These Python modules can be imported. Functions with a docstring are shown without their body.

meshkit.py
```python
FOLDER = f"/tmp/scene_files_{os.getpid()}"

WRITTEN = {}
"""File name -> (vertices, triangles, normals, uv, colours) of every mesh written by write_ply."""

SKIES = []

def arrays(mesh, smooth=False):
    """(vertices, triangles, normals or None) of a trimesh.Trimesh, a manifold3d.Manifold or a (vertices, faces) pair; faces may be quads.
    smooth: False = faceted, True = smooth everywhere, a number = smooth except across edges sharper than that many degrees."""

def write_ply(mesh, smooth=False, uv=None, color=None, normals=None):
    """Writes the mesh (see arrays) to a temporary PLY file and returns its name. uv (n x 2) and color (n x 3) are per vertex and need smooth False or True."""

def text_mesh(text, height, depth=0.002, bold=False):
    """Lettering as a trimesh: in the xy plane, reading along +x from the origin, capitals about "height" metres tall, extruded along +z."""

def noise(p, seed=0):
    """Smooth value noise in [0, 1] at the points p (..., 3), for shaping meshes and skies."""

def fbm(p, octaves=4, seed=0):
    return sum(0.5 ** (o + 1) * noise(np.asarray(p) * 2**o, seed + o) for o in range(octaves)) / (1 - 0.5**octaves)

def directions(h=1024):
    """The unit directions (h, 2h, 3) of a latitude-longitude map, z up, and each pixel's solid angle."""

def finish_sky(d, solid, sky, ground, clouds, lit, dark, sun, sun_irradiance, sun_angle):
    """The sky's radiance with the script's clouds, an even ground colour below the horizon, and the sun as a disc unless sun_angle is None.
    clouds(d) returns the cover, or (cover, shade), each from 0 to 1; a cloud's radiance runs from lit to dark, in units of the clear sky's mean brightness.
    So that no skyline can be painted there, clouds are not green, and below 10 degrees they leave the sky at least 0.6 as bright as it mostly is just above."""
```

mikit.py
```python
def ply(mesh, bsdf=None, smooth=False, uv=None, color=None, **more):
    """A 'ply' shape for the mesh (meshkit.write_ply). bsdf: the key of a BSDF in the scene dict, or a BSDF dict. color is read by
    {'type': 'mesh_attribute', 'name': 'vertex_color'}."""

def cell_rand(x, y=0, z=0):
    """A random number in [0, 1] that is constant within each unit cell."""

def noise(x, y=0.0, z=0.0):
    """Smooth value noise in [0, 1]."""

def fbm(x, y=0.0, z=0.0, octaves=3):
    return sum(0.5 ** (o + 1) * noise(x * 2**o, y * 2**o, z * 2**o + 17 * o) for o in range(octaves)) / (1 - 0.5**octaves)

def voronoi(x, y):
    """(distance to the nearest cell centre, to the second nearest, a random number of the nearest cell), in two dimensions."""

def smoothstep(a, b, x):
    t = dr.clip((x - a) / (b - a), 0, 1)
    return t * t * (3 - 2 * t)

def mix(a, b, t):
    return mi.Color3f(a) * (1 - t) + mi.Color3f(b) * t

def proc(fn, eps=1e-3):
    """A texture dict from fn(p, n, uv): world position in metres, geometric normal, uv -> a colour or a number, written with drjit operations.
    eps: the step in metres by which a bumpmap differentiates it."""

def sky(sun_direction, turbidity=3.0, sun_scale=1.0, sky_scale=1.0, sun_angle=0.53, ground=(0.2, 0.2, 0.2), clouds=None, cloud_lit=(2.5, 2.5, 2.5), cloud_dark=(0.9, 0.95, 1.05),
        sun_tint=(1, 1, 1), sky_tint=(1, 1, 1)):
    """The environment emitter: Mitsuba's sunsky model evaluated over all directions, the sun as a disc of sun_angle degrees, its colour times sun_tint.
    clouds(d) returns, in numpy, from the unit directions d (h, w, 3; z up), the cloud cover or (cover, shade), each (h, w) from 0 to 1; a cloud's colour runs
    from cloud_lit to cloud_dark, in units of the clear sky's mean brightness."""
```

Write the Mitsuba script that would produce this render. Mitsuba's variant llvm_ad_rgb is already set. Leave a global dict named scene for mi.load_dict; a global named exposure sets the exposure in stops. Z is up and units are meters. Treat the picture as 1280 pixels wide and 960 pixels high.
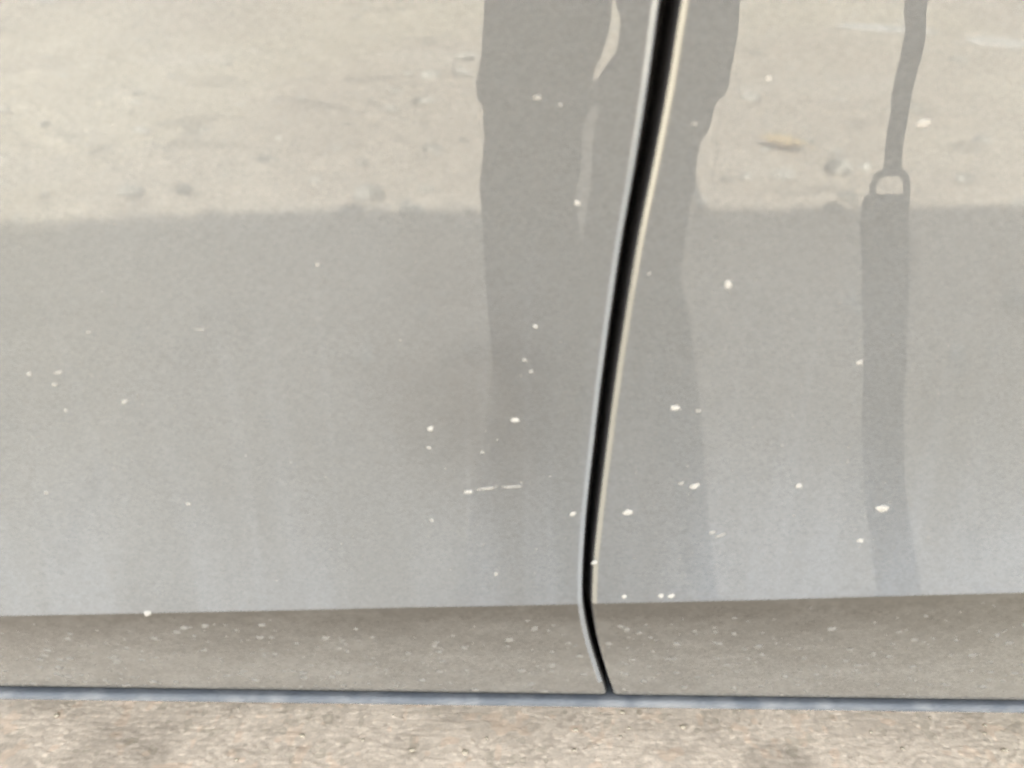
import math
import numpy as np
import trimesh
import manifold3d as m3
import mitsuba as mi
import drjit as dr
import mikit, meshkit
from scipy.interpolate import PchipInterpolator, CubicSpline

T = mi.ScalarTransform4f
rng = np.random.default_rng(11)
scene, labels = {}, {}

# ------------------------------------------------------------------ camera, sky, exposure
CAM_H, CAM_D, PITCH, FPX = 0.40, 0.16, math.radians(28.0), 925.0 / 1280.0
cam_dir = np.array([0, math.cos(PITCH), -math.sin(PITCH)])
cam_up = np.array([0, math.sin(PITCH), math.cos(PITCH)])
cam_pos = np.array([0, -CAM_D, CAM_H])
scene['camera'] = {
    'type': 'thinlens', 'fov': math.degrees(2 * math.atan(0.5 / FPX)), 'fov_axis': 'x',
    'aperture_radius': 0.0009, 'focus_distance': 0.36, 'near_clip': 0.005, 'far_clip': 2000.0,
    'to_world': T().look_at(origin=cam_pos.tolist(), target=(cam_pos + cam_dir).tolist(), up=[0, 0, 1])}
SUN = (-0.09, 1.0, 1.085)
def added_veil(d):   # unseen thin, uneven high cloud, added to whiten the light in the shade
    w = meshkit.fbm(d * [2.2, 2.2, 5.0] + 4.0, 4, 5)
    return np.clip(0.42 + 0.9 * (w - 0.45), 0.2, 0.8), 0.25 * w
scene['sky'] = mikit.sky(SUN, turbidity=3.0, ground=(0.4, 0.37, 0.33), clouds=added_veil, cloud_lit=(2.6, 2.45, 2.2), sky_tint=(1.24, 0.98, 0.70), sun_tint=(0.88, 1.0, 1.18), sun_scale=0.82)
exposure = 5.52

# ------------------------------------------------------------------ materials
def rgb(*c):
    return {'type': 'rgb', 'value': list(c)}

def paint_base(p, n, uv):
    flake = mikit.noise(p.x * 4200, p.y * 4200, p.z * 4200)
    flake2 = mikit.noise(p.x * 1700 + 9, p.y * 1700, p.z * 1700)
    film = mikit.fbm(p.x * 14, p.y * 14, p.z * 9 + 3, 3)
    streak = mikit.fbm(p.x * 130, p.y * 10, p.z * 12 + 31, 3)
    low = 1 - mikit.smoothstep(0.245, 0.315, p.z)
    flake3 = mikit.noise(p.x * 800 + 9, p.y * 800, p.z * 800)
    v = 0.86 + 0.20 * (flake - 0.5) + 0.28 * (flake2 - 0.5) + 0.06 * (flake3 - 0.5)
    dark_reflection = dr.exp(-dr.square((p.x + 0.010) / 0.021) - dr.square((p.z - 0.314) / 0.027)) * (0.55 + 0.45 * mikit.smoothstep(0.2, 0.7, mikit.fbm(p.x * 55, p.z * 55 + 7, 0, 3)))  # soft dark reflection painted into the paint colour as a brownish blotch
    v = mi.Color3f(0.95, 0.82, 0.84) * (0.13 * dark_reflection) + v * (1 - 0.50 * dark_reflection)
    dust = 0.04 + 0.5 * film * film + 0.75 * low * mikit.smoothstep(0.02, 0.16, p.x) + 0.12 * mikit.smoothstep(0.5, 0.8, mikit.fbm(p.x * 260, p.y * 10, p.z * 7 + 3, 3)) * mikit.smoothstep(0.37, 0.31, p.z) + low * (0.30 + 0.30 * mikit.smoothstep(0.25, 0.75, streak))  # dust film, plus sky reflection painted in toward the bottom and right
    return mikit.mix(mi.Color3f(0.172, 0.179, 0.186) * v, mi.Color3f(0.26, 0.280, 0.315) * v, dr.clip(dust, 0, 1))

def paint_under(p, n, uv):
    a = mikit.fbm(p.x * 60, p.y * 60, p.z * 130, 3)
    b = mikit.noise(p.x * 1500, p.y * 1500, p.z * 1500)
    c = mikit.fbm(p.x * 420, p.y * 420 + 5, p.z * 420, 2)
    d = dr.clip(mikit.smoothstep(0.30, 0.80, 0.6 * a + 0.4 * c) * 0.36 + 0.10 + 0.6 * mikit.smoothstep(0.246, 0.212, p.z) - 0.25 * mikit.smoothstep(0.236, 0.250, p.z), 0, 1)  # dustier downward; darker at the crease, a shaded reflection painted in
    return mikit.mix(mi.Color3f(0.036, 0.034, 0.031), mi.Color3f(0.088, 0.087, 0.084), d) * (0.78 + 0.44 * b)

def ground_col(p, n, uv):
    x, y = p.x, p.y
    d1, d2, r = mikit.voronoi(x * 260, y * 260)
    e1, e2, r2 = mikit.voronoi(x * 95 + 3.3, y * 95)
    big = mikit.fbm(x * 1.1 + 4, y * 1.1, 0, 4)
    mid = mikit.fbm(x * 7, y * 7, 2, 3)
    fine = mikit.noise(x * 900, y * 900)
    c = mikit.mix(mi.Color3f(0.56, 0.478, 0.37), mi.Color3f(0.68, 0.592, 0.475), mikit.smoothstep(0.25, 0.75, 0.5 * mid + 0.5 * mikit.fbm(x * 55, y * 55, 4, 3)))
    c = mikit.mix(c, mi.Color3f(0.54, 0.455, 0.375), mikit.smoothstep(0.45, 0.7, big))
    g = 0.94 + 0.12 * r * mikit.smoothstep(0.75, 0.25, d1) + 0.10 * (fine - 0.5)
    c = c * g
    red = mikit.smoothstep(0.66, 0.80, mikit.fbm(x * 120 + 5, y * 120, 6, 2))
    dark = mikit.smoothstep(0.68, 0.80, mikit.fbm(x * 150 + 40, y * 150 + 9, 2, 2))
    c = mikit.mix(c, mi.Color3f(0.62, 0.45, 0.33), 0.35 * red)
    c = mikit.mix(c, mi.Color3f(0.30, 0.26, 0.20), 0.35 * dark)
    stain = mikit.smoothstep(0.60, 0.74, mikit.fbm(x * 3.1 + 20, y * 3.1 + 7, 5, 4))
    pale = mikit.smoothstep(0.62, 0.76, mikit.fbm(x * 2.3 + 50, y * 4.1 + 70, 8, 4))
    c = c * (1 - 0.07 * stain) * (0.74 + 0.28 * mikit.fbm(x * 30, y * 40, 9, 3) + 0.30 * mikit.fbm(x * 190, y * 190, 3, 2))
    spot = mikit.smoothstep(0.80, 0.90, mikit.noise(x * 13 + 2, y * 17, 3))
    c = c * (1 - 0.22 * spot)
    return mikit.mix(c, mi.Color3f(0.64, 0.56, 0.48), 0.6 * pale)

def ground_bump(p, n, uv):
    d1, d2, r = mikit.voronoi(p.x * 260, p.y * 260)
    return (0.6 * r + 0.4) * mikit.smoothstep(0.7, 0.1, d1) + 1.6 * mikit.noise(p.x * 130, p.y * 130)

def cloth(base, f=700):
    base = np.asarray(base, float)
    def fn(p, n, uv):
        w = mikit.noise(p.x * f, p.y * f, p.z * f)
        return mi.Color3f(*map(float, base)) * (0.8 + 0.4 * w)
    return fn

def two(b):
    return {'type': 'twosided', 'b': b}

def coat(tex, ior=1.63, spec=(0.86, 0.95, 1.0), flake=0.22, tint=(0.235, 0.238, 0.235)):
    return two({'type': 'blendbsdf', 'weight': flake,
                'a': {'type': 'plastic', 'int_ior': ior, 'nonlinear': True, 'diffuse_reflectance': tex, 'specular_reflectance': rgb(*spec)},
                'b': {'type': 'roughconductor', 'alpha': 0.42, 'material': 'none', 'specular_reflectance': rgb(*tint)}})

M = {
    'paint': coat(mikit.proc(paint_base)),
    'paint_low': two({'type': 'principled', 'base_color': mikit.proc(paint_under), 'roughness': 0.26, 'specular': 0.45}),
    'sill_plastic': two({'type': 'principled', 'base_color': mikit.proc(lambda p, n, uv: mikit.mix(
        mi.Color3f(0.070, 0.078, 0.092), mi.Color3f(0.125, 0.13, 0.14), mikit.smoothstep(0.3, 0.85, mikit.fbm(p.x * 160, p.y * 160, p.z * 160, 4)))), 'roughness': 0.8, 'specular': 0.25}),
    'cool_highlight': coat(rgb(0.27, 0.288, 0.315), flake=0.1),  # bluish highlight put into the colour of the left rolled edge
    'warm_highlight': coat(rgb(0.29, 0.28, 0.25), flake=0.1),  # cream highlight put into the colour of the right rolled edge
    'black': two({'type': 'principled', 'base_color': rgb(0.012, 0.012, 0.013), 'roughness': 0.7}),
    'rubber': two({'type': 'principled', 'base_color': rgb(0.022, 0.022, 0.023), 'roughness': 0.8}),
    'glass': two({'type': 'principled', 'base_color': rgb(0.02, 0.025, 0.025), 'roughness': 0.04, 'specular': 0.6}),
    'alloy': two({'type': 'principled', 'base_color': rgb(0.5, 0.5, 0.52), 'roughness': 0.35, 'metallic': 0.9}),
    'dust': two({'type': 'diffuse', 'reflectance': rgb(0.245, 0.24, 0.23)}),
    'dust_low': two({'type': 'diffuse', 'reflectance': rgb(0.128, 0.125, 0.12)}),
    'dust_dim': two({'type': 'diffuse', 'reflectance': rgb(0.19, 0.186, 0.178)}),
    'ground': two({'type': 'bumpmap', 'scale': 0.00032, 'arbitrary': mikit.proc(ground_bump, 4e-4),
                   'b': {'type': 'diffuse', 'reflectance': mikit.proc(ground_col)}}),
    'stone': two({'type': 'diffuse', 'reflectance': rgb(0.36, 0.31, 0.245)}),
    'pebble': two({'type': 'diffuse', 'reflectance': mikit.proc(lambda p, n, uv: mikit.mix(mi.Color3f(0.20, 0.18, 0.15), mi.Color3f(0.78, 0.73, 0.66), mikit.cell_rand(p.x * 30, p.y * 30)))}),
    'leaf': two({'type': 'diffuse', 'reflectance': rgb(0.60, 0.45, 0.25)}),
    'pale_stone': two({'type': 'diffuse', 'reflectance': mikit.proc(lambda p, n, uv: mi.Color3f(0.68, 0.64, 0.60) * (0.8 + 0.35 * mikit.fbm(p.x * 60, p.y * 60, p.z * 60, 3)))}),
    'trousers': two({'type': 'diffuse', 'reflectance': mikit.proc(cloth((0.022, 0.024, 0.028)))}),
    'shirt': two({'type': 'diffuse', 'reflectance': mikit.proc(cloth((0.10, 0.12, 0.16)))}),
    'shoe': two({'type': 'principled', 'base_color': mikit.proc(cloth((0.12, 0.075, 0.04), 200)), 'roughness': 0.5}),
    'skin': two({'type': 'principled', 'base_color': rgb(0.42, 0.25, 0.17), 'roughness': 0.5}),
    'hair': two({'type': 'principled', 'base_color': rgb(0.03, 0.022, 0.016), 'roughness': 0.5}),
    'webbing': two({'type': 'diffuse', 'reflectance': mikit.proc(cloth((0.028, 0.032, 0.045)))}),
    'steel': two({'type': 'roughconductor', 'alpha': 0.3, 'material': 'none', 'specular_reflectance': rgb(0.12, 0.12, 0.125)}),
}
scene.update({'mat_' + k: v for k, v in M.items()})

def put(key, mesh, mat, smooth=35, label=None, category=None, kind=None, group=None):
    scene[key] = mikit.ply(mesh, 'mat_' + mat, smooth=smooth)
    d = {k: v for k, v in (('label', label), ('category', category), ('kind', kind), ('group', group)) if v}
    if d:
        labels[key] = d

def whole(key, label, category):
    labels[key] = {'label': label, 'category': category}

def to_tm(man):
    m = man.to_mesh()
    return trimesh.Trimesh(np.array(m.vert_properties[:, :3]), np.array(m.tri_verts), process=True)

# ------------------------------------------------------------------ ground
def grid_sheet(xs, ys, zf):
    X, Y = np.meshgrid(xs, ys, indexing='ij')
    V = np.stack([X, Y, zf(X, Y)], -1).reshape(-1, 3)
    i, j = np.meshgrid(np.arange(len(xs) - 1), np.arange(len(ys) - 1), indexing='ij')
    n = len(ys)
    q = np.stack([i * n + j, (i + 1) * n + j, (i + 1) * n + j + 1, i * n + j + 1], -1).reshape(-1, 4)
    return V, q

def gz(X, Y):
    P = np.stack([X * 9, Y * 9, 0 * X], -1)
    near = np.clip(1.5 - np.hypot(X, Y + 1) / 6, 0, 1)
    return near * (0.003 * (meshkit.fbm(P, 4, 3) - 0.5) + 0.010 * np.clip(meshkit.noise(P * 2.6, 8) - 0.45, 0, 1) + 0.004 * (meshkit.noise(P * 5, 9) - 0.5)) * np.clip((-.45 - Y) / .2, .15, 1)

ax = np.concatenate([-np.geomspace(900, 3.1, 26), np.arange(-3, 3.001, 0.012), np.geomspace(3.1, 900, 26)])
ay = np.concatenate([-np.geomspace(900, 5.1, 26), np.arange(-5, 1.0, 0.012), np.geomspace(1.05, 900, 30)])
put('ground', grid_sheet(ax, ay, gz), 'ground', smooth=True, kind='structure',
    label='pale beige concrete ground with fine exposed aggregate under the car')

# ------------------------------------------------------------------ the car side: lower door section
TH = PchipInterpolator([.19, .247, .286, .315, .338, .358, .3795, .398, .43, .60, .75, .85, .92],
                       np.radians([13, 12.1, 7.25, 3.25, .3, -2.55, -3.45, -3.5, -2.5, 1.0, 5, 12, 24]))
_z = np.linspace(.19, .92, 3000)
_y = np.concatenate([[0], np.cumsum(np.tan(TH(_z[:-1])) * (_z[1] - _z[0]))])
_y -= np.interp(.398, _z, _y)

def surf(z):                                                    # y of the outer skin at height z (more negative = further out)
    return np.interp(z, _z, _y)

ZC = 0.2487                                                     # the crease, before its rise along the car
FACE = math.radians(-10)                                       # the tucked under strip below the crease
FACE_L = 0.0458
def profile():
    """Rows of the door skin from beltline to lower hem: (y, z, normal tilt)."""
    up = np.concatenate([np.linspace(.92, .45, 24)[:-1], np.linspace(.45, ZC + .0006, 150)])
    rows = [(surf(z), z, float(TH(z))) for z in up]
    y, z, t = rows[-1]
    R, n = 0.0010, 12
    for a in np.linspace(t, FACE, n + 1)[1:]:
        da = (t - FACE) / n
        mid = a + da / 2
        y, z = y - math.sin(mid) * -1 * 0 + R * da * -math.sin(mid), z - R * da * math.cos(mid)
        rows.append((y, z, a))
    for k in range(28):
        y, z = y - math.sin(FACE) * FACE_L / 28, z - math.cos(FACE) * FACE_L / 28
        rows.append((y, z, FACE))
    return np.array(rows)

ROWS = profile()
Y_END, Z_END = ROWS[-1, 0], ROWS[-1, 1]

def crease_rise(x):
    return 0.014 * np.minimum(x + .03, 0) + 0.0012 * np.tanh((x - .03) / .06) + 0.0125 * (x + .02) + 0.020 * np.clip(x - .07, 0, .1)

def hem_drop(x):
    return -0.0200 * x

def place(x, row_z, y):
    w = np.clip((.33 - row_z) / (.33 - ZC), 0, 1) ** 2
    b = np.clip((ZC - row_z) / (ZC - Z_END), 0, 1)
    return np.stack([x, y, row_z + w * ((1 - b) * crease_rise(np.clip(x, -.4, .4)) + b * hem_drop(x))], -1)

def unproject(px, py):
    """The point of the door skin seen at a pixel of the 1280 x 960 frame."""
    e = -PITCH + math.atan((480 - py) / 925)
    ys, zs = ROWS[:, 0], ROWS[:, 1]
    f = (zs - CAM_H) - (ys + CAM_D) * math.tan(e)
    k = np.nonzero((f[:-1] >= 0) & (f[1:] < 0))[0]
    k = k[0] if len(k) else len(zs) - 2
    t = f[k] / (f[k] - f[k + 1] + 1e-12)
    y, z = ys[k] + t * (ys[k + 1] - ys[k]), zs[k] + t * (zs[k + 1] - zs[k])
    depth = (y + CAM_D) * math.cos(PITCH) + (CAM_H - z) * math.sin(PITCH)
    return (px - 640) / 925 * depth, y, z, depth, ROWS[k, 2]

# the two edges of the shut line
GAP = [(0, 827, 851), (100, 813, 835), (200, 797, 816.5), (300, 779, 796), (400, 764, 779.5), (480, 753, 767.5), (560, 743.5, 757), (660, 733, 745), (720, 729.5, 739.5),
       (752, 729.5, 738.5), (765, 731, 739.5), (782, 734, 742), (800, 738, 745.5), (840, 750.5, 757), (868, 760, 766.5)]
gs = np.array([(unproject((a + b) / 2, y)[2], unproject(a, y)[0], unproject(b, y)[0]) for y, a, b in GAP])
_o = np.argsort(gs[:, 0])
_zr = np.concatenate([[min(Z_END, gs[:, 0].min()) - .001], gs[_o, 0], [.50, .70, .95]])
def edge(col, top):
    v = gs[_o, col]
    return PchipInterpolator(_zr, np.concatenate([[v[0] + .0002], v, top]))
e0l, e0r = gs[_o, 1][-1], gs[_o, 2][-1]
EL, ER = edge(1, [e0l + .020, e0l + .050, e0l + .078]), edge(2, [e0r + .020, e0r + .050, e0r + .078])

HEM = 0.0017
def skin(edge_x, far, side):
    """One door skin; side +1: its shut edge is on its right. Ends in a rolled hem that turns into the gap."""
    ang = np.linspace(0, 92, 12)
    hem = [(HEM - HEM * math.sin(math.radians(a)), HEM - HEM * math.cos(math.radians(a))) for a in ang]       # (distance from the edge, depth)
    cols = [(0.0002, 0.016)] + [(o, d) for o, d in hem[::-1]]
    offs = np.concatenate([[c[0] for c in cols], HEM + np.geomspace(.001, 1, 60)])
    deps = np.concatenate([[c[1] for c in cols], np.zeros(60)])
    grid = []
    for y, z, t in ROWS:
        ex = float(edge_x(z))
        span = abs(far - ex)
        o = np.where(offs <= HEM + 1e-9, offs, HEM + (offs - HEM) * (span - HEM))
        x = ex - side * o
        p = place(x, np.full_like(x, z), np.full_like(x, y))
        p[:, 1] += deps * math.cos(t)
        p[:, 2] -= deps * math.sin(t)
        grid.append(p)
    G = np.array(grid)
    # the lower hem: the sheet turns in under itself
    last = G[-1]
    for a in np.radians([30, 60, 90, 120]):
        r = .0009
        G = np.concatenate([G, [last + np.stack([0 * last[:, 0], np.full(len(last), r * math.sin(a) * .9 + .0002), np.full(len(last), -r * (1 - math.cos(a)))], -1)]])
    G = np.concatenate([G, [G[-1] + [0, .014, .002]]])
    n, m = G.shape[:2]
    i, j = np.meshgrid(np.arange(n - 1), np.arange(m - 1), indexing='ij')
    q = np.stack([i * m + j, (i + 1) * m + j, (i + 1) * m + j + 1, i * m + j + 1], -1).reshape(-1, 4)
    if side < 0:
        q = q[:, ::-1]
    return G, q, n, m

def two_tone(key, G, q, n, m, edge_mat):
    """The glossy skin, the rolled edge with its painted highlight at the shut line, and the dusty tucked under strip below the crease."""
    cut, e = len(ROWS) - 28 - 9, 13
    row = q.reshape(n - 1, m - 1, 4)
    V = G.reshape(-1, 3)
    low = cut + 32 * (edge_mat == 'cool_highlight')
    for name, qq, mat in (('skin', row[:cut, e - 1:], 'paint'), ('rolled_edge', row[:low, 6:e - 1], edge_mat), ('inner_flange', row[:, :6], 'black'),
                          ('lower_strip', row[cut:, e - 1:], 'paint_low'), ('lower_edge', row[low:, 6:e - 1], 'paint_low')):
        qq = qq.reshape(-1, 4)
        used = np.unique(qq)
        re = np.full(len(V), -1)
        re[used] = np.arange(len(used))
        put(key + '__' + name, (V[used], re[qq]), mat, smooth=True)

whole('car', 'grey car with dusty lower doors and a black shut line between two door panels', 'car')
two_tone('car__left_door', *skin(EL, -0.93, +1), 'cool_highlight')
two_tone('car__right_door', *skin(ER, 1.02, -1), 'warm_highlight')
labels['car__left_door'] = {'label': 'glossy grey door panel left of the black shut line'}
labels['car__right_door'] = {'label': 'glossy grey door panel right of the black shut line'}

labels['car__left_door__rolled_edge'] = {'label': 'rolled edge with painted bluish highlight left of the shut line'}
labels['car__right_door__rolled_edge'] = {'label': 'rolled edge with painted cream highlight right of the shut line'}
labels['car__left_door__lower_strip'] = {'label': 'dusty brown grey strip below the crease of the left door'}
labels['car__right_door__lower_strip'] = {'label': 'dusty brown grey strip below the crease of the right door'}

# rubber seal deep in the shut line
zz = np.linspace(Z_END - .004, .93, 60)
mid = [(float(EL(min(max(z, Z_END), .94))) + float(ER(min(max(z, Z_END), .94)))) / 2 for z in zz]
sy = np.interp(zz, ROWS[::-1, 1], ROWS[::-1, 0]) + .017
sv = np.array([[(x - .02, y, z), (x + .02, y, z)] for x, y, z in zip(mid, sy, zz)]).reshape(-1, 3)
sq = np.array([(2 * k, 2 * k + 1, 2 * k + 3, 2 * k + 2) for k in range(len(zz) - 1)])
put('car__door_seal', (sv, sq), 'black', smooth=True)

# sill moulding: a rounded bead under the doors with a narrow groove above it
def sweep_x(sec, xs, dz):
    sec = np.asarray(sec)
    V = np.array([[(x, y, z + dz(x)) for y, z in sec] for x in xs])
    n, m = V.shape[:2]
    i, j = np.meshgrid(np.arange(n - 1), np.arange(m - 1), indexing='ij')
    return V.reshape(-1, 3), np.stack([i * m + j, (i + 1) * m + j, (i + 1) * m + j + 1, i * m + j + 1], -1).reshape(-1, 4)

r = .0014
cy, cz = Y_END + .0005, Z_END - .0038
sec = [(Y_END + .012, cz + .0005), (Y_END + .005, cz + .0008)] + [(cy - r * math.sin(a) - .0006, cz + r * math.cos(a)) for a in np.linspace(-.3, math.pi * .95, 18)] + [(Y_END + .010, cz - r), (Y_END + .10, cz - r + .004)]
xs = np.concatenate([np.linspace(-.98, -.3, 20), np.linspace(-.295, .295, 140), np.linspace(.3, 1.06, 20)])
put('car__sill_moulding', sweep_x(sec, xs, hem_drop), 'sill_plastic', smooth=True, label='dusty blue grey moulding along the sill under the doors')

# body behind and around the doors
def box_man(x0, x1, y0, y1, z0, z1):
    return m3.Manifold.cube([x1 - x0, y1 - y0, z1 - z0]).translate([x0, y0, z0])

def pts_hull(p):
    return m3.Manifold.hull_points(np.asarray(p, float))

W = 1.78
core = pts_hull([(x, y, z) for x, zt in ((-2.35, .80), (2.75, .66)) for y in (.035, W - .035) for z in (.26, zt)] + [(x, y, .88) for x in (-2.3, 1.75) for y in (.05, W - .05)])
def skin_solid(x0, x1, taper):
    prof = [(y, z) for y, z, t in ROWS[::6]] + [tuple(ROWS[-1, :2]), (.06, Z_END), (.06, .92)]
    poly = m3.CrossSection([np.array([(y, z) for y, z in prof])[::-1]])
    s = m3.Manifold.extrude(poly, x1 - x0)
    if s.volume() < 1e-6:
        s = m3.Manifold.extrude(m3.CrossSection([np.array(prof)]), x1 - x0)
    return s.transform(np.array([[0, 0, 1, x0], [1, 0, 0, 0], [0, 1, 0, 0]], float))
WHEELS = (-1.50, 1.95)
wells = [m3.Manifold.cylinder(.34, .37, circular_segments=64).rotate([-90, 0, 0]).translate([x, -.1, .32]) for x in WHEELS]
wells += [m3.Manifold.cylinder(.34, .37, circular_segments=64).rotate([-90, 0, 0]).translate([x, W - .24, .32]) for x in WHEELS]
rear, front = skin_solid(-2.35, -.935, 0), skin_solid(1.025, 2.72, 0)
for w in wells:
    core, rear, front = core - w, rear - w, front - w
put('car__body', to_tm(core), 'black')
put('car__rear_quarter', to_tm(rear), 'paint', smooth=20)
put('car__front_fender', to_tm(front), 'paint', smooth=20)
house = pts_hull([(x, y, .88) for x in (-2.3, 1.75) for y in (.10, W - .10)] + [(x, y, z) for x, z in ((-1.95, 1.26), (-.5, 1.37), (1.15, 1.40)) for y in (.29, W - .29)])
put('car__window', to_tm(house), 'glass', smooth=20)
roof = pts_hull([(x, y, z) for x, z in ((-2.0, 1.26), (-.5, 1.37), (1.2, 1.39)) for y in (.27, W - .27)] + [(x, y, z) for x, z in ((-1.9, 1.30), (-1.0, 1.355), (-.62, 1.405), (-.3, 1.442), (.6, 1.45), (1.1, 1.435)) for y in (.34, W - .34)])
put('car__roof', to_tm(roof), 'paint', smooth=20)
belt = box_man(-2.25, 1.70, .055, .135, .885, .905)
put('car__belt_trim', to_tm(belt), 'black')
for k, (x, zr) in enumerate(((-.60, 1.408), (-.38, 1.432))):       # unseen lumps added on the roof to bump its shadow edge
    lump = pts_hull([(x + a, y, z) for a, z in ((-.04, zr - .02), (.04, zr - .02), (-.012, zr + .03), (.016, zr + .03)) for y in (.33, .36)])
    put('car__added_roof_lump' + ('_%03d' % k if k else ''), to_tm(lump), 'black')
for k, (x, s) in enumerate([(x, s) for x in WHEELS for s in (0, 1)]):
    key = 'car__wheel' + ('_%03d' % k if k else '')
    y = .03 if s == 0 else W - .03 - .2
    prof = np.array([(.20, .0), (.27, -.005), (.305, .01), (.32, .03), (.32, .17), (.305, .19), (.27, .205), (.20, .2), (.20, 0)])
    tyre = trimesh.creation.revolve(prof, sections=64)
    tyre.apply_transform(trimesh.transformations.rotation_matrix(-math.pi / 2, [1, 0, 0]))
    tyre.apply_translation([x, y, .32])
    put(key + '__tyre', tyre, 'rubber')
    hub = [m3.Manifold.cylinder(.12, .205, circular_segments=48).translate([0, 0, .045]), m3.Manifold.cylinder(.17, .05, circular_segments=32).translate([0, 0, .015])]
    for a in range(5):
        hub.append(box_man(.03, .2, -.022, .022, .02, .05).rotate([0, 0, 72 * a]))
    rim = to_tm(m3.Manifold.batch_boolean(hub, m3.OpType.Add))
    rim.apply_transform(trimesh.transformations.rotation_matrix(-math.pi / 2, [1, 0, 0]))
    if s:
        rim.vertices[:, 1] = .2 - rim.vertices[:, 1]
        rim.invert()
    rim.apply_translation([x, y, .32])
    put(key + '__rim', rim, 'alloy')

def chain(points, radii, seg=20):
    sph = [m3.Manifold.sphere(r, seg).translate(list(map(float, p))) for p, r in zip(points, radii)]
    if len(sph) == 1:
        return sph[0]
    return m3.Manifold.batch_boolean([m3.Manifold.batch_hull([a, b]) for a, b in zip(sph[:-1], sph[1:])], m3.OpType.Add)

# ------------------------------------------------------------------ dried specks on the paint
def speck_mesh(px, py, w, h, tilt=0.0, seed=0):
    x, y, z, depth, th = unproject(px, py)
    s = trimesh.creation.icosphere(subdivisions=2)
    v = s.vertices * np.array([w / 2, .18 * min(w, h), h / 2]) / 925 * depth
    v *= 1 + .9 * (meshkit.noise(s.vertices * 1.7 + seed * 3.1, seed)[:, None] - .5)
    c, q = math.cos(tilt), math.sin(tilt)
    v[:, [0, 2]] = v[:, [0, 2]] @ np.array([[c, q], [-q, c]])
    c, q = math.cos(th), math.sin(th)
    v[:, [1, 2]] = v[:, [1, 2]] @ np.array([[c, -q], [q, c]])
    o = place(np.array([x]), np.array([z]), np.array([y]))[0]
    return trimesh.Trimesh(v + o, s.faces, process=False)

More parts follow.
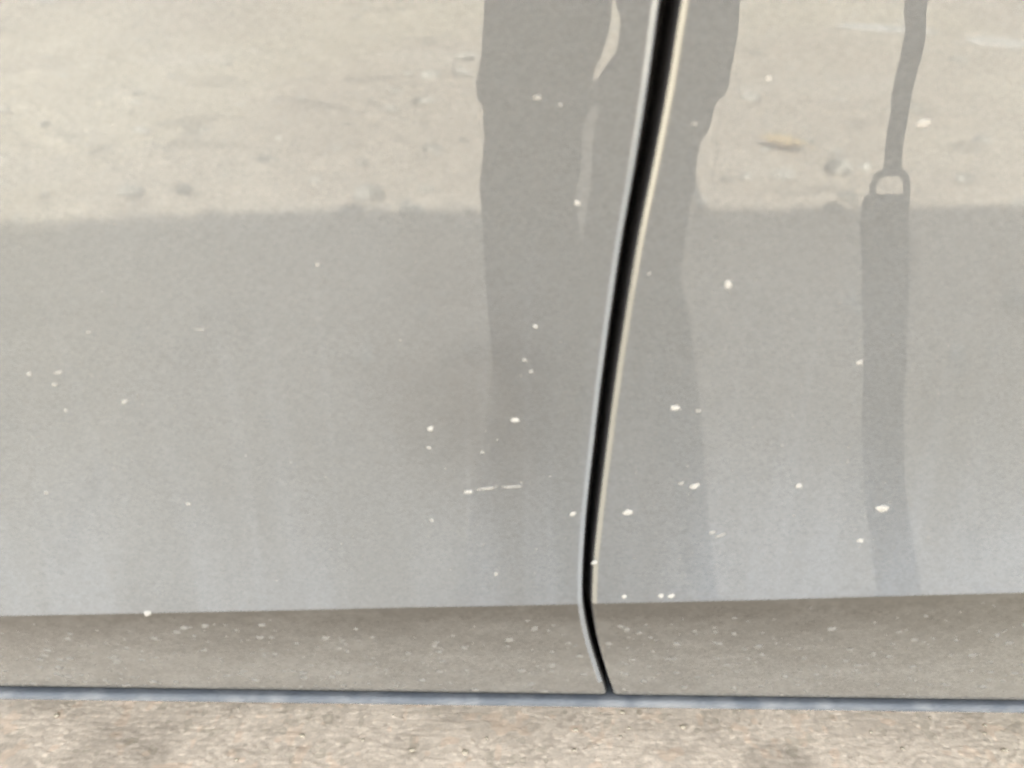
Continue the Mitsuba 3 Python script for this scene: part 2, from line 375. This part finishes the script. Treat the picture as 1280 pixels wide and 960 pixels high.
BIG = [(672, 122, 14, 6, .1), (700, 131, 8, 5, .3), (868, 155, 8, 6, 0), (1155, 153, 20, 10, .1), (961, 98, 7, 9, .5), (910, 356, 10, 15, .1), (669, 408, 7, 7, 0), (812, 342, 5, 5, 0),
       (656, 450, 7, 6, 0), (664, 464, 6, 5, 0), (538, 535, 8, 8, 0), (536, 559, 7, 6, 0), (644, 525, 13, 8, 0), (844, 510, 13, 9, 0), (873, 514, 7, 6, 0), (1074, 453, 11, 7, 0),
       (586, 614, 13, 7, 0), (608, 610, 30, 4, .12), (640, 608, 26, 4, .1), (868, 609, 14, 8, .5), (852, 605, 10, 5, .3), (785, 642, 13, 10, 0), (1102, 640, 20, 11, -.05), (716, 642, 10, 7, .5),
       (155, 501, 11, 6, .3), (36, 467, 8, 6, 0), (72, 465, 13, 5, .2), (68, 480, 9, 5, .2), (82, 512, 6, 6, 0), (110, 415, 6, 4, 0), (250, 412, 16, 3, 0), (56, 611, 7, 5, 0), (234, 626, 7, 5, 0),
       (181, 756, 9, 10, 0), (540, 649, 6, 6, 0), (743, 704, 8, 8, 0), (900, 672, 16, 4, .4), (890, 668, 8, 5, .4), (1074, 682, 9, 7, 0), (998, 610, 9, 7, 0), (1108, 70, 6, 5, 0), (722, 254, 9, 8, 0),
       (780, 748, 8, 7, 0), (826, 748, 8, 8, 0), (839, 748, 10, 8, 0), (397, 331, 6, 5, 0), (603, 565, 5, 5, 0), (620, 716, 6, 6, 0)]
count = {}
for k, (px, py, w, h, t) in enumerate(BIG):
    door = 'car__left_door' if px < 760 else 'car__right_door'
    n = count.get(door, 0)
    count[door] = n + 1
    put(door + '__dried_speck' + ('_%03d' % n if n else ''), speck_mesh(px, py, w * .85, h * .8, t, k), 'dust' if min(w, h) > 6 else 'dust_dim', smooth=True)

def scatter(x0, x1):
    out = []
    for k in range(110):                                        # faint pinhead dirt on the gloss
        px, py = rng.uniform(x0, x1), 740 - 740 * rng.beta(1.2, 2.2)
        g = np.interp(py, [y for y, a, b in GAP], [(a + b) / 2 for y, a, b in GAP])
        if abs(px - g) > 24:
            s = rng.uniform(1.2, 2.6)
            out.append(speck_mesh(px, py, s, s * rng.uniform(.6, 1), 0, k))
    return trimesh.util.concatenate(out)

def scatter_low(x0, x1, n):
    out = []
    for k in range(n):
        px, py = rng.uniform(x0, x1), 764 + 100 * rng.beta(2.0, 1.1)
        g = np.interp(py, [y for y, a, b in GAP], [(a + b) / 2 for y, a, b in GAP])
        if abs(px - g) > 16:
            s = 2.2 + 6 * rng.random() ** 3
            out.append(speck_mesh(px, py, s * rng.uniform(1, 1.6), s, rng.uniform(-.3, .3), k))
    return trimesh.util.concatenate(out)

for door, a, b in (('car__left_door', -60, 760), ('car__right_door', 740, 1340)):
    put(door + '__pinhead_dirt', scatter(a, b), 'dust_dim', smooth=True, kind='stuff')
    put(door + '__road_dirt', scatter_low(a, b, int((b - a) * .40)), 'dust_low', smooth=True, kind='stuff', label='pale road dirt splashed along the lower strip of the door')

# ------------------------------------------------------------------ loose grit on the ground under the sill
grit = []
for k in range(350):
    s = trimesh.creation.icosphere(subdivisions=1)
    a = rng.uniform(.0006, .0018)
    v = s.vertices * a * [1, rng.uniform(.7, 1), .55] * (1 + .5 * (meshkit.noise(s.vertices * 1.3 + k, k)[:, None] - .5))
    x, y = rng.uniform(-.6, .6), rng.uniform(-.05, .35)
    grit.append(trimesh.Trimesh(v + [x, y, float(gz(np.array([x]), np.array([y]))[0]) + a * .2], s.faces, process=False))
put('grit', trimesh.util.concatenate(grit), 'stone', smooth=True, label='fine stone grit scattered on the concrete below the car sill', category='grit', kind='stuff')

pebbles = []
for k in range(650):
    s = trimesh.creation.icosphere(subdivisions=1)
    a = rng.uniform(.005, .014) * (1 + (rng.random() < .08))
    v = s.vertices * a * [rng.uniform(.8, 1.5), rng.uniform(.6, 1.2), .45] * (1 + .5 * (meshkit.noise(s.vertices * 1.3 + k, k)[:, None] - .5))
    x, y = rng.uniform(-2.2, 2.2), -0.8 - 3.2 * rng.random() ** 1.3
    pebbles.append(trimesh.Trimesh(v + [x, y, float(gz(np.array([x]), np.array([y]))[0]) + a * .15], s.faces, process=False))
put('pebbles', trimesh.util.concatenate(pebbles), 'pebble', smooth=True, label='small pale pebbles on the sunlit concrete, mirrored in the paint', category='pebbles', kind='stuff')

# a dry leaf and two pale flat stones lying in the sun
u, w = np.meshgrid(np.linspace(-1, 1, 25), np.linspace(-1, 1, 13), indexing='ij')
half = .020 * (1 - u ** 2) ** .7 * (1 + .18 * np.sin(9 * u)) + .0008
lv = np.stack([.042 * u, half * w, .004 + .010 * u ** 2 + .012 * w ** 2 * (1 - u ** 2) + .0015 * np.sin(16 * u)], -1)
fi, fj = np.meshgrid(np.arange(24), np.arange(12), indexing='ij')
lq = np.stack([fi * 13 + fj, (fi + 1) * 13 + fj, (fi + 1) * 13 + fj + 1, fi * 13 + fj + 1], -1).reshape(-1, 4)
ct, st_ = math.cos(.5), math.sin(.5)
def on_ground(v, x, y):
    v = v.reshape(-1, 3) @ np.array([[ct, st_, 0], [-st_, ct, 0], [0, 0, 1]])
    return v + [x, y, float(gz(np.array([x]), np.array([y]))[0])]
put('dry_leaf__blade', (on_ground(lv, .50, -1.22), lq), 'leaf', smooth=True)
put('dry_leaf__stalk', to_tm(chain([on_ground(np.array([.040, 0, .014]), .50, -1.22)[0], on_ground(np.array([.066, .006, .008]), .50, -1.22)[0]], [.0012, .0009])), 'leaf', smooth=True)
whole('dry_leaf', 'ochre dry leaf on the sunlit concrete, mirrored in the right door', 'leaf')
for key, x, y, a, b, text in (('flat_stone', 1.16, -2.35, .15, .05, 'larger pale flat stone mirrored left of the strap'), ('flat_stone_001', 1.40, -2.15, .085, .05, 'smaller pale flat stone mirrored right of the strap')):
    s = trimesh.creation.icosphere(subdivisions=3)
    v = s.vertices * [a, b, .016] * (1 + .5 * (meshkit.fbm(s.vertices * 1.9 + a * 90, 3, 4)[:, None] - .5))
    v[:, 2] = np.clip(v[:, 2], -.01, .009)
    put(key, trimesh.Trimesh(on_ground(v + [0, 0, .003], x, y), s.faces, process=False), 'pale_stone', smooth=40, label=text, category='stone')

# ------------------------------------------------------------------ the person standing at the car, seen in the paint
LEG_Y = -0.65
def smooth_body(man, length=.02, it=12):
    m = to_tm(man.refine_to_length(length))
    trimesh.smoothing.filter_taubin(m, iterations=it)
    return m

def leg(left, right, hip):
    """A trouser leg as a loft: outline left(z), right(z) up to z = 0.31, then up to the hip."""
    zs = np.concatenate([np.linspace(.028, .312, 110), np.linspace(.33, .92, 30)])
    V, n = [], 40
    for z in zs:
        a, b = (float(left(z)), float(right(z))) if z <= .312 else (None, None)
        if a is None:
            t = (z - .312) / (.92 - .312)
            c0, w0 = (left(.312) + right(.312)) / 2, (right(.312) - left(.312)) / 2
            c, rx, ry, yy = c0 + (hip - c0) * t, w0 + (.092 - w0) * t ** 1.4, .07 + .03 * t, LEG_Y - .075 * t ** 1.3
        else:
            a += .004 * (meshkit.fbm([z * 75, hip * 31, 1.0], 3, 2) - .5)
            b += .004 * (meshkit.fbm([z * 75, hip * 31, 9.0], 3, 5) - .5)
            c, rx, ry, yy = (a + b) / 2, (b - a) / 2, .060 + .01 * (z / .312), LEG_Y
        for k in range(n):
            u = 2 * math.pi * k / n
            fold = 1 + .03 * math.sin(3 * u + 40 * z) * math.sin(u) ** 2 * 0 + .05 * math.sin(u) ** 2 * math.sin(58 * z + 2 * u)
            V.append((c + rx * math.cos(u), yy + ry * math.sin(u) * fold, z))
    m = len(zs)
    F = [(i * n + k, i * n + (k + 1) % n, (i + 1) * n + (k + 1) % n, (i + 1) * n + k) for i in range(m - 1) for k in range(n)]
    V += [(np.mean([v[0] for v in V[:n]]), LEG_Y, zs[0]), (hip, LEG_Y - .075, zs[-1])]
    tri = [t for a, b, c, d in F for t in ((a, b, c), (a, c, d))]
    tri += [(len(V) - 2, (k + 1) % n, k) for k in range(n)] + [(len(V) - 1, (m - 1) * n + k, (m - 1) * n + (k + 1) % n) for k in range(n)]
    return m3.Manifold(m3.Mesh(np.array(V, np.float32), np.array(tri, np.uint32)))

def crv(pairs):
    pairs = sorted(pairs)
    return PchipInterpolator([p[0] for p in pairs], [p[1] for p in pairs])
LL = crv([(0.312, -0.0274), (0.2907, -0.0286), (0.2539, -0.0327), (0.2387, -0.0372), (0.2247, -0.0376), (0.2153, -0.0303), (0.1924, -0.03), (0.1641, -0.0324), (0.1411, -0.0357), (0.1121, -0.0329), (0.0868, -0.0263), (0.0443, -0.0172), (0.0261, -0.0113), (0.33, -0.027)])
LR = crv([(0.02, 0.085), (0.1, 0.081), (0.312, 0.0971), (0.2907, 0.0967), (0.2688, 0.0919), (0.2425, 0.0838), (0.2294, 0.0875), (0.2192, 0.0882), (0.2075, 0.0785), (0.1851, 0.0756), (0.1574, 0.0747), (0.1379, 0.0705), (0.33, 0.0972)])
RL = crv([(0.02, 0.085), (0.1, 0.081), (0.312, 0.1033), (0.2907, 0.1086), (0.2688, 0.108), (0.2425, 0.0936), (0.2294, 0.0875), (0.2192, 0.0882), (0.2075, 0.0926), (0.1851, 0.0889), (0.1574, 0.0882), (0.1379, 0.0877), (0.33, 0.1025)])
RR = crv([(0.312, 0.2215), (0.2907, 0.2236), (0.2614, 0.223), (0.2348, 0.2225), (0.2169, 0.2103), (0.1998, 0.2095), (0.1851, 0.2016), (0.171, 0.2003), (0.1508, 0.2017), (0.1198, 0.1976), (0.1076, 0.1929), (0.0868, 0.2083), (0.0523, 0.2245), (0.03, 0.2305), (0.0142, 0.228), (0.33, 0.221)])
HIPS = np.array([.105, -.74, .92])
tr = leg(LL, LR, .02) + leg(RL, RR, .19)
tr += m3.Manifold.batch_hull([m3.Manifold.sphere(.10, 24).translate([x, y, z]) for x, y, z in ((.025, -.725, .90), (.185, -.725, .90), (.04, -.69, .98), (.17, -.69, .98))])
whole('person', 'person in dark trousers leaning over to photograph the door, mirrored in its paint', 'person')
put('person__trousers', to_tm(tr), 'trousers', smooth=True)

SH = np.array([.105, -.36, 1.13])                                # between the shoulders
def mid_pt(t, dx=0):
    p = HIPS + (SH - HIPS) * t
    return (p[0] + dx, p[1], p[2] + .05 * math.sin(math.pi * t))
tor = []
for t0, t1, w0, w1, r0, r1 in ((0, .35, .07, .075, .115, .11), (.35, .75, .075, .10, .11, .115), (.75, 1.0, .10, .13, .115, .075)):
    tor.append(m3.Manifold.batch_hull([m3.Manifold.sphere(r, 24).translate(list(map(float, mid_pt(t, s * w)))) for t, w, r in ((t0, w0, r0), (t1, w1, r1)) for s in (-1, 1)]))
PH = cam_pos + cam_up * .040 - cam_dir * .009                     # the phone's centre
wristL = PH + np.array([.075, -.10, .06])
shL, shR = np.array([-.03, -.37, 1.10]), np.array([.225, -.40, 1.12])
elL = np.array([.13, -.385, .78])
shl = np.array([.02, -.37, 1.09])
elL = shl + (wristL - shl) * .52 + np.array([.03, -.07, .0])
elR, wristR = np.array([.25, -.56, .86]), np.array([.20, -.60, .62])
tor.append(chain([shL, (shL + elL) / 2 + [0, 0, .0], elL], [.062, .052, .045]))
tor.append(chain([shR, elR], [.066, .048]))
tor.append(chain([elL, elL + (wristL - elL) * .93], [.045, .033]))
tor.append(chain([elR, elR + (wristR - elR) * .93], [.048, .034]))
tor.append(chain([SH + [0, .0, .0], SH + [0, .055, .03]], [.075, .068]))
put('person__shirt', smooth_body(m3.Manifold.batch_boolean(tor, m3.OpType.Add)), 'shirt', smooth=True)

# head: looks down at the phone
def head():
    s = trimesh.creation.icosphere(subdivisions=4)
    v = s.vertices.copy()
    v *= [.075, .095, .115]
    jaw = np.clip(-v[:, 2] / .115, 0, 1)
    v[:, 0] *= 1 - .28 * jaw
    v[:, 1] += .012 * jaw
    f = np.clip(v[:, 1] / .095, 0, 1)
    nose = np.exp(-(v[:, 0] / .012) ** 2 - ((v[:, 2] + .012) / .022) ** 2) * f
    eyes = sum(np.exp(-((v[:, 0] - s_ * .031) / .014) ** 2 - ((v[:, 2] - .008) / .011) ** 2) for s_ in (-1, 1)) * f
    mouth = np.exp(-(v[:, 0] / .024) ** 2 - ((v[:, 2] + .058) / .005) ** 2) * f
    v[:, 1] += .024 * nose - .009 * eyes - .004 * mouth
    return trimesh.Trimesh(v, s.faces, process=False)
A = trimesh.transformations.rotation_matrix(math.radians(-52), [1, 0, 0])
A[:3, 3] = SH + [0, .16, .10]
body = head()
ear = trimesh.util.concatenate([trimesh.Trimesh(trimesh.creation.icosphere(subdivisions=2).vertices * [.008, .018, .03] + [s_ * .074, -.005, 0], trimesh.creation.icosphere(subdivisions=2).faces) for s_ in (-1, 1)])
neck = to_tm(chain([(0, -.035, -.16), (0, -.02, -.05)], [.056, .054]))
hd = trimesh.util.concatenate([body, ear, neck]); hd.apply_transform(A)
hs = trimesh.creation.icosphere(subdivisions=3)
hv = hs.vertices * [.083, .103, .122] + [0, -.012, .012]
hv = hv[:, :] * (1 + .02 * (meshkit.noise(hs.vertices * 9)[:, None] - .5))
keep = ~(((hv[hs.faces].mean(1)[:, 1] > .045) & (hv[hs.faces].mean(1)[:, 2] < .07)) | (hv[hs.faces].mean(1)[:, 2] < -.045))
hair = trimesh.Trimesh(hv, hs.faces[keep], process=False); hair.apply_transform(A)
put('person__head', hd, 'skin', smooth=True)
put('person__hair', hair, 'hair', smooth=True)

def hand(wrist, fwd, pal, side, curl, key):
    """fwd: wrist to knuckles; pal: the way the palm faces; side: +1 when the thumb lies on the cross(fwd, pal) side; curl in radians per joint."""
    fwd = np.asarray(fwd, float) / np.linalg.norm(fwd)
    pal = np.asarray(pal, float) - np.dot(pal, fwd) * fwd
    pal /= np.linalg.norm(pal)
    lat = np.cross(fwd, pal) * side
    w = np.asarray(wrist, float)
    kn = [w + fwd * l + lat * o for l, o in ((.088, .030), (.093, .010), (.089, -.010), (.080, -.028))]
    parts = [m3.Manifold.batch_hull([m3.Manifold.sphere(.0135, 16).translate(list(p)) for p in kn] + [m3.Manifold.sphere(.017, 16).translate(list(w + lat * o)) for o in (-.012, .012)])]
    for p, seg in zip(kn, ((.040, .025, .020), (.045, .028, .021), (.042, .026, .020), (.032, .020, .018))):
        pts, a, q = [p], curl * .6, p
        for s in seg:
            q = q + s * (fwd * math.cos(a) + pal * math.sin(a))
            pts.append(q)
            a += curl
        parts.append(chain(pts, [.0095, .009, .0082, .0072], 14))
    t0 = w + fwd * .025 + lat * .022 + pal * .008
    t1 = t0 + .042 * (fwd * .62 + lat * .6 + pal * .45)
    t2 = t1 + .030 * (fwd * .75 + lat * .1 + pal * .65)
    t3 = t2 + .026 * (fwd * .6 - lat * .15 + pal * .75)
    parts.append(chain([t0, t1, t2, t3], [.014, .0115, .0098, .008], 14))
    parts.append(chain([w - fwd * .05, w], [.026, .022]))
    put(key, smooth_body(m3.Manifold.batch_boolean(parts, m3.OpType.Add), .004, 8), 'skin', smooth=True)
hand(wristL, PH + np.array([.074, -.02, .015]) - wristL, (-1, .1, -.2), 1, .55, 'person__hand')
hand(wristR, (-.1, -.25, -1), (-.2, -1, .2), -1, .25, 'person__hand_001')

# shoes, toes turned out a little
def shoe(cx, ang, key):
    pts = [m3.Manifold.sphere(r_, 24).scale([1, 1, sz]).translate([x, y, r_ * sz]) for x, y, r_, sz in ((0, -.07, .040, 1.1), (0, .02, .042, 1.0), (0, .11, .048, .62), (.006, .165, .040, .55))]
    up = m3.Manifold.batch_boolean([m3.Manifold.batch_hull([a, b]) for a, b in zip(pts[:-1], pts[1:])] + [m3.Manifold.batch_hull([pts[0], m3.Manifold.sphere(.045, 24).translate([0, -.035, .085])]),
                                    m3.Manifold.batch_hull([pts[1], m3.Manifold.sphere(.042, 24).translate([0, -.035, .085])])], m3.OpType.Add)
    up = up.trim_by_plane([0, 0, 1], .012).rotate([0, 0, ang]).translate([cx, LEG_Y + .015, 0])
    put(key + '__upper', smooth_body(up, .008, 6), 'shoe', smooth=True)
    sole = m3.CrossSection([np.array([(.05 * math.cos(t) * (1 if math.sin(t) > 0 else .86), .055 + (.16 if math.sin(t) > 0 else .17) * math.sin(t)) for t in np.linspace(0, 2 * math.pi, 40, endpoint=False)])])
    s = m3.Manifold.extrude(sole, .018).rotate([0, 0, ang]).translate([cx, LEG_Y + .015, .003])
    put(key + '__sole', to_tm(s), 'rubber')
shoe(.015, 24, 'person__shoe')
shoe(.132, -14, 'person__shoe_001')

# ------------------------------------------------------------------ phone in the hand
def rounded(hx, hy, hz, rad):
    return m3.Manifold.batch_hull([m3.Manifold.sphere(rad, 16).translate([sx * (hx - rad), sy * (hy - rad), sz * (hz - rad)]) for sx in (-1, 1) for sy in (-1, 1) for sz in (-1, 1)])
R = np.stack([[1, 0, 0], cam_dir, cam_up], 1)
pm = to_tm(rounded(.075, .004, .037, .0035)); pm.vertices = pm.vertices @ R.T + PH
put('phone__body', pm, 'black')
whole('phone', 'black phone held sideways just above the door panel', 'phone')
lens = to_tm(m3.Manifold.cylinder(.001, .006, circular_segments=32).rotate([-90, 0, 0])); lens.vertices = lens.vertices @ R.T + cam_pos - cam_dir * .005
put('phone__lens', lens, 'glass')

# ------------------------------------------------------------------ strap hanging from the right hand
def ribbon(lx, rx, y0, zs, thick):
    V = []
    for z in zs:
        a, b = float(lx(z)) + .0022 * (meshkit.fbm([z * 110, 1.0, 2.0], 2, 3) - .5), float(rx(z)) + .0022 * (meshkit.fbm([z * 110, 5.0, 2.0], 2, 6) - .5)
        for k in range(12):
            u = 2 * math.pi * k / 12
            cx_, sx_ = math.cos(u), math.sin(u)
            V.append(((a + b) / 2 + (b - a) / 2 * math.copysign(abs(cx_) ** .5, cx_), y0 + .006 * math.sin(z * 23) + thick / 2 * math.copysign(abs(sx_) ** .7, sx_), z))
    m, n = len(zs), 12
    tri = []
    for i in range(m - 1):
        for k in range(n):
            a, b, c, d = i * n + k, i * n + (k + 1) % n, (i + 1) * n + (k + 1) % n, (i + 1) * n + k
            tri += [(a, b, c), (a, c, d)]
    for k in range(1, n - 1):
        tri += [(0, k + 1, k), ((m - 1) * n, (m - 1) * n + k, (m - 1) * n + k + 1)]
    return trimesh.Trimesh(np.array(V), np.array(tri), process=False)
whole('strap', 'dark webbing strap with open loop and wide end, mirrored in the right door', 'strap')
ST_Y = -0.36
SL = crv([(1.14, 0.235), (0.6, 0.238), (0.3505, 0.2445), (0.3369, 0.2475), (0.3229, 0.25), (0.3133, 0.2513), (0.3035, 0.252), (0.2786, 0.2576), (0.2551, 0.2626), (0.2462, 0.2642)])
SR = crv([(1.14, 0.25), (0.6, 0.252), (0.3505, 0.2585), (0.3369, 0.2618), (0.3229, 0.2646), (0.3133, 0.2654), (0.3035, 0.2653), (0.2786, 0.2702), (0.2551, 0.2749), (0.2462, 0.2767)])
put('strap__webbing', ribbon(SL, SR, ST_Y, np.linspace(.2465, 1.14, 120), .003), 'webbing', smooth=True)
ringc = [(0.262, 0.2311), (0.2582, 0.2397), (0.2598, 0.2458), (0.2659, 0.248), (0.2755, 0.248), (0.2807, 0.2445), (0.2835, 0.2375), (0.2857, 0.2311), (0.262, 0.2311)]
put('strap__loop', to_tm(chain([(x, ST_Y, z) for x, z in ringc], [.0023] * len(ringc), 14)), 'steel', smooth=True)
PL_ = crv([(0.2341, 0.2575), (0.2298, 0.2553), (0.217, 0.2589), (0.2036, 0.2656), (0.1742, 0.2728), (0.1479, 0.272), (0.1208, 0.2625), (0.085, 0.258)])
PR_ = crv([(0.2341, 0.2851), (0.2298, 0.29), (0.217, 0.2953), (0.2036, 0.3015), (0.1742, 0.3054), (0.1479, 0.3044), (0.1208, 0.296), (0.085, 0.291)])
put('strap__wide_end', ribbon(PL_, PR_, ST_Y, np.linspace(.085, .2335, 50), .005), 'webbing', smooth=True)
